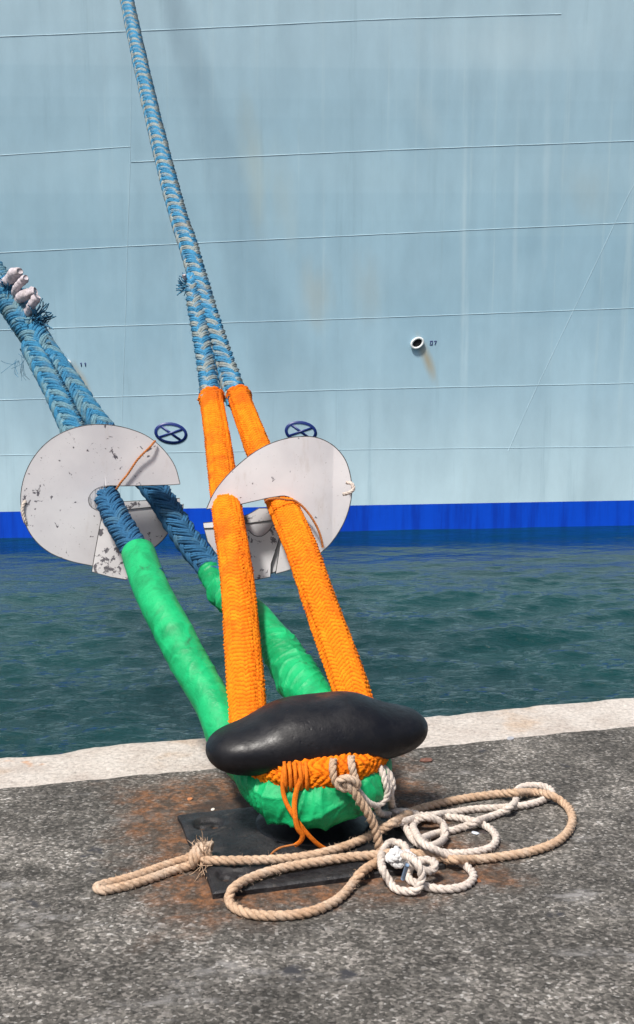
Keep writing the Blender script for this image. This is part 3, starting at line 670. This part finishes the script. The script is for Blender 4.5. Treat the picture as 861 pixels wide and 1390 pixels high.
stub([o_[0], P(12, 378, 6.2), P(20, 370, 6.15), P(27, 367, 6.12)], .026, grope)
stub([o_[1], P(24, 390, 6.12), P(31, 380, 6.10), P(35, 376, 6.08)], .020, grope)
stub([o_[2], P(30, 403, 6.10), P(41, 399, 6.05), P(49, 396, 6.04)], .027, grope)
stub([o_[3], P(40, 420, 6.02), P(45, 411, 6.00), P(51, 402, 5.99)], .021, grope)
mb = MB(); tuft(mb, P(45, 436, 6.08), unit(P(72, 424, 5.95)-P(45, 438, 6.1)), 55, .13, sp=.30, w=.003, tone=.5); mb.build('frayed_end', M['blue'], grope); mb = MB(); tuft(mb, P(14, 398, 6.25), (.3, -.5, .7), 60, .09, sp=.8, w=.003); mb.build('frayed_end', M['blue'], grope)
mb = MB(); tuft(mb, P(28, 486, 5.9), (-.1, -.3, -.8), 14, .10, sp=.3, w=.0009); mb.build('frayed_end', M['blue'], grope)

# ------------------------------------------------------------------ rat guards
def guard_plate(poly, o, n, off=0.0, th=.004, bend=None):
    pts = np.array([PL(x, y, o+n*off, n) for x, y in poly])-n*off; ex = unit(np.cross(n, [0, 0, 1])); ez = np.cross(ex, n)
    bmx = bmesh.new()
    vs_ = [bmx.verts.new(p) for p in pts]; f = bmx.faces.new(vs_)
    bmesh.ops.triangulate(bmx, faces=[f], quad_method='BEAUTY', ngon_method='BEAUTY')
    for _ in range(2 if bend else 0): bmesh.ops.subdivide_edges(bmx, edges=bmx.edges, cuts=1, use_grid_fill=True)
    bmx.verts.index_update()
    V = np.array([v.co for v in bmx.verts]); Fc = [[v.index for v in f.verts] for f in bmx.faces]
    be = [(e.verts[0].index, e.verts[1].index) for e in bmx.edges if len(e.link_faces) == 1]; bmx.free()
    if bend: V = V+n[None]*bend((V-o)@ex, (V-o)@ez)[:, None]
    V = V+n[None]*off
    if np.dot(np.cross(V[Fc[0][1]]-V[Fc[0][0]], V[Fc[0][2]]-V[Fc[0][0]]), n) > 0: Fc = [f[::-1] for f in Fc]
    k = len(V); mb = MB(); tri = np.array([f[:3] for f in Fc]+[[f[0], f[2], f[3]] for f in Fc if len(f) == 4])
    mb.tris(V, tri, 0); mb.tris(V+n*th, tri[:, ::-1], 0)
    nb = {}
    for a, b in be: nb.setdefault(a, []).append(b); nb.setdefault(b, []).append(a)
    st = be[0][0]; cyc = [st]; prev = None
    while True:
        nx = [q for q in nb[cyc[-1]] if q != prev]; prev = cyc[-1]
        if not nx or nx[0] == st or len(cyc) > 2000: break
        cyc.append(nx[0])
    tube(mb, V[cyc+[st]]+n*th*.5, th*.72, 6, mat=1, cap=False)
    return mb
def smoothpoly(segs):
    """list of ('c', pts) smooth runs and ('l', pts) straight runs"""
    out = []
    for kind, p in segs:
        if kind == 'c':
            q = catmull(np.array([(a, b, 0.) for a, b in p]), 5.0)[:, :2]; out += [tuple(x) for x in q]
        else: out += list(p)
    res = []
    for p in out:
        if not res or math.hypot(p[0]-res[-1][0], p[1]-res[-1][1]) > .8: res.append(p)
    return res
def guard(kind):
    if kind == 'L':
        o = P(150, 670, 5.02); n = unit(np.array([-.22, .96, -.10]))
        g = empty('rat_guard', tuple(o), 'round chipped white rat guard on the green-sleeved rope, its slot open to the right', 'rat guard', 'rat guards on the mooring ropes')
        main = smoothpoly([('c', [(245, 657), (238, 633), (222, 610), (200, 592), (175, 582), (150, 577), (120, 577), (95, 583), (70, 596), (48, 618), (34, 645), (28.5, 674), (32, 703), (44, 728), (65, 748), (92, 760), (126, 768)]), ('l', [(132, 735), (140, 698)]), ('c', [(140, 693), (130, 692), (122, 686), (120, 677), (125, 668), (136, 661), (150, 659)]), ('l', [(170, 659.5), (200, 659), (236, 658)])])
        bend = lambda x, z: .05*np.clip((-x)/.35, 0, 1)**2*np.sign(1)*-1*0 + .012*np.sin(x*5)
        guard_plate(main, o, n, 0, .003, bend).build('disc', [M['guard'], M['edge']], g, smooth=False)
        rear = smoothpoly([('l', [(140, 694), (168, 691), (243, 683)]), ('c', [(243, 684), (238, 706), (228, 724), (212, 741), (192, 752), (170, 756)]), ('l', [(140, 730)])])
        guard_plate(rear, o, n, .20).build('rear_wing', [M['guard'], M['edge']], g, smooth=False)
        fl = [(168, 681), (206, 679), (244, 676.5), (245, 684), (168, 692)]
        guard_plate(fl, o, n, .195, .003).build('flange', [M['flap'], M['edge']], g, smooth=False)
        tab = [(244, 686), (249, 684), (248, 698), (242, 692)]
        guard_plate(tab, o, n, .18, .003).build('hinge_tab', [M['guard'], M['edge']], g, smooth=False)
        fp = smoothpoly([('l', [(139, 697), (150, 698)]), ('c', [(150, 698), (160, 716), (172, 734), (178, 752), (177, 765), (173, 787)]), ('l', [(150, 783), (125, 776), (130, 745)])])
        guard_plate(fp, o, n, -.008, .003).build('flap', [M['flap'], M['edge']], g, smooth=False)
        lip = catmull(np.array([PL(x, y, o, n)-n*.004 for x, y in ((148, 660), (136, 662), (126, 668), (121, 677), (124, 687), (132, 693), (139, 694))]), .004)
        mb = MB()
        pl = np.stack([lip, lip+n*.035]); mb.grid(pl); pl2 = np.stack([lip+np.array([.0, 0, .002]), lip+n*.035+np.array([0, 0, .002])]); mb.build('slot_lip', M['guard'], g)
        def on(x, y, k=.012): return PL(x, y, o, n)-n*k
        mb = MB(); c = catmull(np.array([on(158, 664, .004), on(163, 656), on(172, 645), (on(188, 622, .014)), on(204, 606, .014), on(211, 598, .006)]), .005); laid(mb, c, .0048, 3, .03, 5); mb.build('lashing_cord', M['lash'], g)
        mb = MB(); c = catmull(np.array([on(39, 682, -.01), on(34, 681, .012), on(31, 688, .016), on(32, 700, .016), on(35, 709, .012), on(38, 711, -.01)]), .004); laid(mb, c, .0075, 3, .04, 6); mb.build('rope_handle', M['pale'], g)
    else:
        o = P(350, 680, 5.00); n = unit(np.array([.10, .96, -.12]))
        g = empty('rat_guard', tuple(o), 'white rat guard with a pointed left wing, clipped on the rope with orange sleeves', 'rat guard', 'rat guards on the mooring ropes')
        main = smoothpoly([('c', [(281, 691), (290, 671), (305, 650), (325, 630), (350, 611), (378, 598), (405, 592.5), (430, 594), (450, 604), (466, 622), (474, 645), (476, 668), (471, 695), (460, 720), (443, 743), (420, 761), (395, 773), (374, 779)]), ('l', [(380, 740), (388, 706), (396, 694)]), ('c', [(399, 686), (397, 678), (388, 673.5), (372, 674.5), (350, 679), (320, 686)])])
        bend = lambda x, z: -.05*np.clip((-x-.0)/.30, 0, 1)**1.6*np.clip((z+.1)/.25, 0, 1)+.010*np.sin(x*4+1)
        def bend(x, z, ex=unit(np.cross(n, [0, 0, 1]))): 
            xx = x*np.sign(ex[0]); return .0+.012*np.sin(xx*5)+.05*np.clip(xx/.3, 0, 1)**2
        guard_plate(main, o, n, 0, .003, bend).build('disc', [M['guard2'], M['edge']], g, smooth=True)
        rear = smoothpoly([('l', [(277, 716), (330, 708), (388, 702)]), ('c', [(388, 740), (374, 776), (350, 779), (318, 770), (296, 754), (282, 735)])])
        guard_plate(rear, o, n, .17).build('rear_wing', [M['guard2'], M['edge']], g, smooth=False)
        fl = [(276, 710), (318, 705), (338, 698), (352, 690), (372, 690), (388, 704), (345, 709), (300, 716), (277, 717)]
        guard_plate(fl, o, n, .165, .003).build('flange', [M['flap'], M['edge']], g, smooth=False)
        fp = smoothpoly([('l', [(331, 722), (338, 720)]), ('c', [(338, 720), (345, 727), (355, 728), (364, 722), (370, 714)]), ('l', [(384, 712), (376, 742), (368, 765), (367, 783), (352, 786), (333, 788)])])
        guard_plate(fp, o, n, .155, .003).build('flap', [M['flap'], M['edge']], g, smooth=False)
        def on(x, y, k=.012): return PL(x, y, o, n)-n*k
        mb = MB(); c = catmull(np.array([on(362, 682, .03), on(366, 678, .06), on(378, 676, .075), on(392, 678, .06), on(402, 680, .03), on(414, 690, .016), on(426, 706, .016), on(434, 722, .016), on(438, 737, .016), on(439, 743, .014)]), .005); laid(mb, c, .0052, 3, .03, 5); mb.build('lashing_cord', M['lash'], g)
        mb = MB(); c = catmull(np.array([on(470, 655, -.03), on(478, 657, -.01), on(480, 664, .0), on(474, 669, .012), on(466, 671, .014)]), .004); laid(mb, c, .0075, 3, .04, 6); mb.build('rope_handle', M['pale'], g)
    return g
guard('L'); guard('R')

# ------------------------------------------------------------------ light ropes on the quay
def gp(px, py, z=None): p = G(px, py, .02) if z is None else P(px, py, z); return p
RA, RB = .0135, .0118
A_low = [(612, 1167), (575, 1160), (540, 1158), (505, 1161), (470, 1164), (430, 1170), (390, 1177), (350, 1188), (323, 1201), (311, 1215), (316, 1230), (338, 1240), (375, 1243), (420, 1238), (452, 1225), (473, 1207), (486, 1189), (500, 1177), (514, 1170)]
A_up = [(272, 1168), (310, 1168), (360, 1167), (410, 1163), (455, 1153), (495, 1138), (530, 1119), (562, 1101), (600, 1090), (650, 1081), (700, 1076), (740, 1077), (764, 1089), (777, 1108), (772, 1128), (752, 1145), (720, 1156), (680, 1163), (640, 1167), (612, 1167)]
B_all = [(530, 1092), (540, 1108), (552, 1125), (565, 1143), (600, 1157), (640, 1157), (667, 1150), (674, 1138), (661, 1122), (632, 1112), (600, 1108), (572, 1109), (545, 1116), (520, 1120), (511, 1112), (524, 1104), (550, 1102), (575, 1107), (605, 1104), (645, 1098), (685, 1096), (718, 1092), (741, 1084), (750, 1075), (738, 1067), (712, 1067), (700, 1075), (700, 1088), (680, 1103), (650, 1114), (615, 1127), (590, 1132), (572, 1142),
         (582, 1149), (598, 1143), (604, 1128), (596, 1114), (576, 1109), (562, 1117), (565, 1132), (578, 1147), (605, 1160), (630, 1173), (643, 1190), (632, 1202), (604, 1207), (577, 1203), (556, 1194), (556, 1180), (570, 1168), (586, 1168), (591, 1177), (581, 1183), (566, 1176), (553, 1160), (546, 1146), (533, 1143), (521, 1154), (518, 1172), (526, 1192), (544, 1209), (561, 1210), (572, 1197), (571, 1180), (561, 1166), (548, 1160)]
placed = []                                 # (xy array, z array, r)
def settle(pts, r, step=.005):
    c = catmull(np.array([gp(*p) for p in pts]), step); n = len(c); z = gz(c)+r
    own = np.arange(n)
    # rest on what is already there
    for (xy, zz, r2) in placed:
        d = np.linalg.norm(c[:, None, :2]-xy[None, :, :2], axis=2); rr_ = (r+r2)*.92
        lift = np.where(d < rr_, zz[None]+np.sqrt(np.clip(rr_**2-d**2, 0, None)), 0); z = np.maximum(z, lift.max(1))
    # rest on earlier parts of itself
    gap = int(.09/step)
    for i in range(gap, n):
        j = slice(0, i-gap); d = np.hypot(c[j, 0]-c[i, 0], c[j, 1]-c[i, 1]); rr_ = 2*r*.92; mk = d < rr_
        if mk.any(): z[i] = max(z[i], (z[j][mk]+np.sqrt(rr_**2-d[mk]**2)).max())
    z = np.minimum(z, .115)
    for _ in range(2):                       # limited slope
        for i in range(1, n): z[i] = max(z[i], z[i-1]-.45*step)
        for i in range(n-2, -1, -1): z[i] = max(z[i], z[i+1]-.45*step)
    k = np.hanning(9); k /= k.sum(); zp = np.pad(z, 4, mode='edge'); z = np.convolve(zp, k, 'valid')
    # a raised part seen along the same direction stays where the photo has it
    t_ = (z-CH)/(.02-CH); c2 = CAMP+(c-CAMP)*t_[:, None]
    placed.append((c2[:, :2].copy(), z.copy(), r)); c2[:, 2] = z; return c2
cAl = settle(A_low, RA); cBg = settle(B_all, RB); cAu = settle(A_up, RA)
tan = empty('tan_rope', tuple(G(300, 1168)), 'thick tan three-strand rope ending in a bound eye, lying across the base plate', 'rope')
def joinpath(*cs): return resample(np.vstack(cs), .005)
def sm(c, k=9):
    w = np.hanning(k+2)[1:-1]; w /= w.sum(); return np.stack([np.convolve(np.pad(c[:, i], k//2, mode='edge'), w, 'valid') for i in range(3)], 1)
stemA = [P(*p) for p in ((515, 1160, 3.505), (514, 1143, 3.50), (509, 1124, 3.495), (500, 1104, 3.48), (488, 1086, 3.470), (475, 1068, 3.46), (466, 1060, 3.458))]
full = np.vstack([cAu[:-2], cAl[2:-2], catmull(np.array([cAl[-3]]+stemA), .005)[1:]])
full = sm(resample(full, .005), 9)
mb = MB(); laid(mb, full, RA, 3, .070, 8, .3, .5); hairs(mb, full, RA, 1500, (.004, .012), .0004, tone=.7); mb.build('line', M['tan'], tan)
# the eye: two parallel legs bound together at the seizing, closed in a tight bend at the far left
eye = [(274, 1166), (255, 1165), (232, 1171), (192, 1185), (155, 1196), (138, 1200), (132, 1203), (138, 1207), (158, 1204), (198, 1193), (236, 1180), (258, 1174), (274, 1169)]
ce = catmull(np.array([G(x, y, .02) for x, y in eye]), .004); ce[:, 2] = gz(ce)+RA*.9
mb = MB(); laid(mb, ce, RA*.98, 3, .06, 8, 0, .6); hairs(mb, ce, RA, 500, (.004, .012), .0004, tone=.7); mb.build('eye', M['tan'], tan)
mb = MB(); c0, c1 = G(262, 1172, .02), G(286, 1167, .02)
for i in range(7):
    q = c0+(c1-c0)*i/6; a = np.linspace(0, 2*np.pi, 20); w = .027-.0012*i
    ring = np.stack([q[0]+np.sin(a)*0+.004*np.sin(a*2+i), q[1]+np.cos(a)*w*1.0, gz(q)+.020+np.sin(a)*.024], 1); tube(mb, ring, .0075, 6, tone=.7)
hairs(mb, np.linspace(c0, c1, 30)+np.array([0, 0, .03]), .018, 55, (.012, .038), .0011, tone=.6)
tuft(mb, G(275, 1160, .05), (-.1, .1, 1), 10, .06, .0011, .4); tuft(mb, G(277, 1178, .02), (.1, -1, .1), 12, .05, .0011, .5)
mb.build('seizing', M['tan'], tan)
# pale rope: hitch round the sleeves, doubled fall on the right, pile on the ground
pale = empty('pale_rope', tuple(G(600, 1130)), 'pale twisted rope hitched round the bollard sleeves and piled loosely at its right', 'rope')
fallp = [P(*p) for p in ((497, 1032, 3.62), (512, 1040, 3.61), (521, 1052, 3.60), (528, 1066, 3.60), (530, 1080, 3.62))]
fb = np.vstack([catmull(np.array(fallp+[cBg[4]]), .005)[:-1], cBg[4:]]); fb = sm(resample(fb, .005), 7)
mb = MB(); laid(mb, fb, RB, 3, .062, 8, .1, .3); hairs(mb, fb, RB, 1500, (.004, .010), .0004, tone=.5); mb.build('line', M['pale'], pale)
c = catmull(np.array([P(*p) for p in ((505, 1028, 3.66), (516, 1038, 3.64), (529, 1052, 3.63), (533, 1068, 3.62), (524, 1084, 3.60), (512, 1094, 3.58), (514, 1102, 3.60), (528, 1106, 3.66))]), .005); mb = MB(); laid(mb, c, RB*.95, 3, .06, 8, 2.); mb.build('fall', M['pale'], pale)
c = catmull(np.array([P(*p) for p in ((507, 1034, 3.62), (519, 1046, 3.60), (523, 1062, 3.58), (526, 1078, 3.58), (516, 1092, 3.565), (503, 1091, 3.53), (490, 1078, 3.505), (480, 1066, 3.49))]), .005); mb = MB(); laid(mb, c, RB*.85, 3, .06, 8, 1.); mb.build('fall', M['pale'], pale)
hy = FY-.006
for pth, rr_ in (([(453, 1032, hy+.04), (452, 1044, hy+.0), (454, 1058, hy-.006), (460, 1067, hy-.008), (470, 1071, hy-.010), (480, 1067, hy-.008)], .0115), ([(477, 1028, hy+.05), (478, 1040, hy+.012), (480, 1050, hy+.008), (484, 1060, hy+.0)], .0115), ([(460, 1060, hy-.018), (468, 1056, hy-.022), (478, 1058, hy-.02), (486, 1064, hy-.01), (482, 1070, hy-.006)], .0115)):
    c = catmull(np.array([P(*p) for p in pth]), .005); mb = MB(); laid(mb, c, rr_, 3, .055, 8, .7, .6); mb.build('hitch', M['tan'], pale)
# knotted white end with its plastic toggle
mb = MB()
ko = G(545, 1168, .05)
for i in range(9):
    a = np.linspace(0, 2*np.pi*.9, 26); q = rng.normal(0, .010, 3); e1_ = unit(rng.normal(0, 1, 3)); e2_ = unit(np.cross(e1_, rng.normal(0, 1, 3)))
    ring = ko+q*np.array([1.4, 1, .5])+np.outer(np.cos(a), e1_)*.020+np.outer(np.sin(a), e2_)*.018+np.array([0, 0, .004]); laid(mb, ring, .0085, 3, .035, 5, i)
M['white'] = fibre_mat('white cord fibre', (.80, .80, .80), (.7, .72, .72), (.5, .45, .42), dirtk=.2)
mb.build('knot', M['white'], pale)
M['plastic'], _ = mat('grey blue plastic', (.16, .24, .36), .35)
mb = MB(); c = np.linspace(P(553, 1174, G(550, 1180, .09)[1]), P(547, 1193, G(548, 1190, .05)[1]), 8); tube(mb, c, .006, 12); mb.build('toggle', M['plastic'], pale)

# ------------------------------------------------------------------ small debris
def chip(px, py, s, name, label, base, cat, flat=.35):
    m_, t_ = mat(name+' surface', base, .7); t_.col(t_.mix(t_.noise(t_.coord(), 60, 4), tuple(x*.6 for x in base), tuple(min(1, x*1.3) for x in base)))
    bmx = bmesh.new(); bmesh.ops.create_icosphere(bmx, subdivisions=2, radius=1)
    k = random.random()*50
    for v in bmx.verts:
        d = 1+.45*mnoise.noise(v.co*1.3+Vector((k, 0, 0))); v.co = Vector((v.co.x*s*d*1.5, v.co.y*s*d, max(v.co.z, -.5)*s*d*flat))
    me = bpy.data.meshes.new(name); bmx.to_mesh(me); bmx.free(); o = link(name, me, m_, smooth=False); p = G(px, py, .005); o.location = (p[0], p[1], .005+.5*s*flat); o.rotation_euler = (0, 0, k)
    tag(o, label, cat); return o
chip(645, 1131, .009, 'plastic_scrap', 'small pale bluish scrap right of the rope pile', (.55, .6, .68), 'scrap')
chip(648, 1195, .009, 'rust_flake', 'small orange rust flake beside the lowest pale loop', (.25, .09, .03), 'rust flake')
chip(693, 1003, .012, 'shell_piece', 'small grey chip near the pale quay edge at the right', (.34, .35, .38), 'stone chip')
chip(289, 1099, .006, 'stone_chip', 'tiny white chip at the rear left corner of the base plate', (.7, .66, .6), 'stone chip')
chip(578, 1033, .016, 'rust_scale', 'curled rusty scale lying behind the right end of the bollard head', (.16, .07, .05), 'rust scale', .5)
chip(258, 1085, .008, 'brick_crumb', 'tiny orange crumb on the dark ground left of the bollard', (.5, .2, .08), 'crumb')

# ------------------------------------------------------------------ light
EL, AZ = 60.0, -148.0        # where the sun stands: AZ measured from +Y clockwise
w = bpy.data.worlds.new('World'); SC.world = w; w.use_nodes = True
nt = w.node_tree; bg = nt.nodes['Background']; sky = nt.nodes.new('ShaderNodeTexSky'); sky.sky_type = 'NISHITA'; sky.sun_disc = False
sky.sun_elevation = R(EL); sky.sun_rotation = R(AZ); sky.air_density = 1.0; sky.dust_density = 4.0; sky.ozone_density = 1.0
nt.links.new(sky.outputs[0], bg.inputs['Color']); bg.inputs['Strength'].default_value = .088
sd = bpy.data.lights.new('sun', 'SUN'); sd.energy = 3.8; sd.angle = R(7.0); sd.color = (1, .96, .90)
so = bpy.data.objects.new('sun', sd); COL.objects.link(so)
az, el = R(AZ), R(EL); sdir = Vector((math.sin(az)*math.cos(el), math.cos(az)*math.cos(el), math.sin(el)))
so.rotation_euler = sdir.to_track_quat('Z', 'Y').to_euler(); so.location = (0, 0, 20)
vs_ = SC.view_settings; vs_.view_transform = 'Standard'; vs_.look = 'None'; vs_.gamma = 1; vs_.use_curve_mapping = False; vs_.exposure = 0.36
SC.render.engine = 'CYCLES'; SC.cycles.max_bounces = 8
print('BZ', BZ, 'verts', sum(len(o.data.vertices) for o in SC.objects if o.type == 'MESH'))
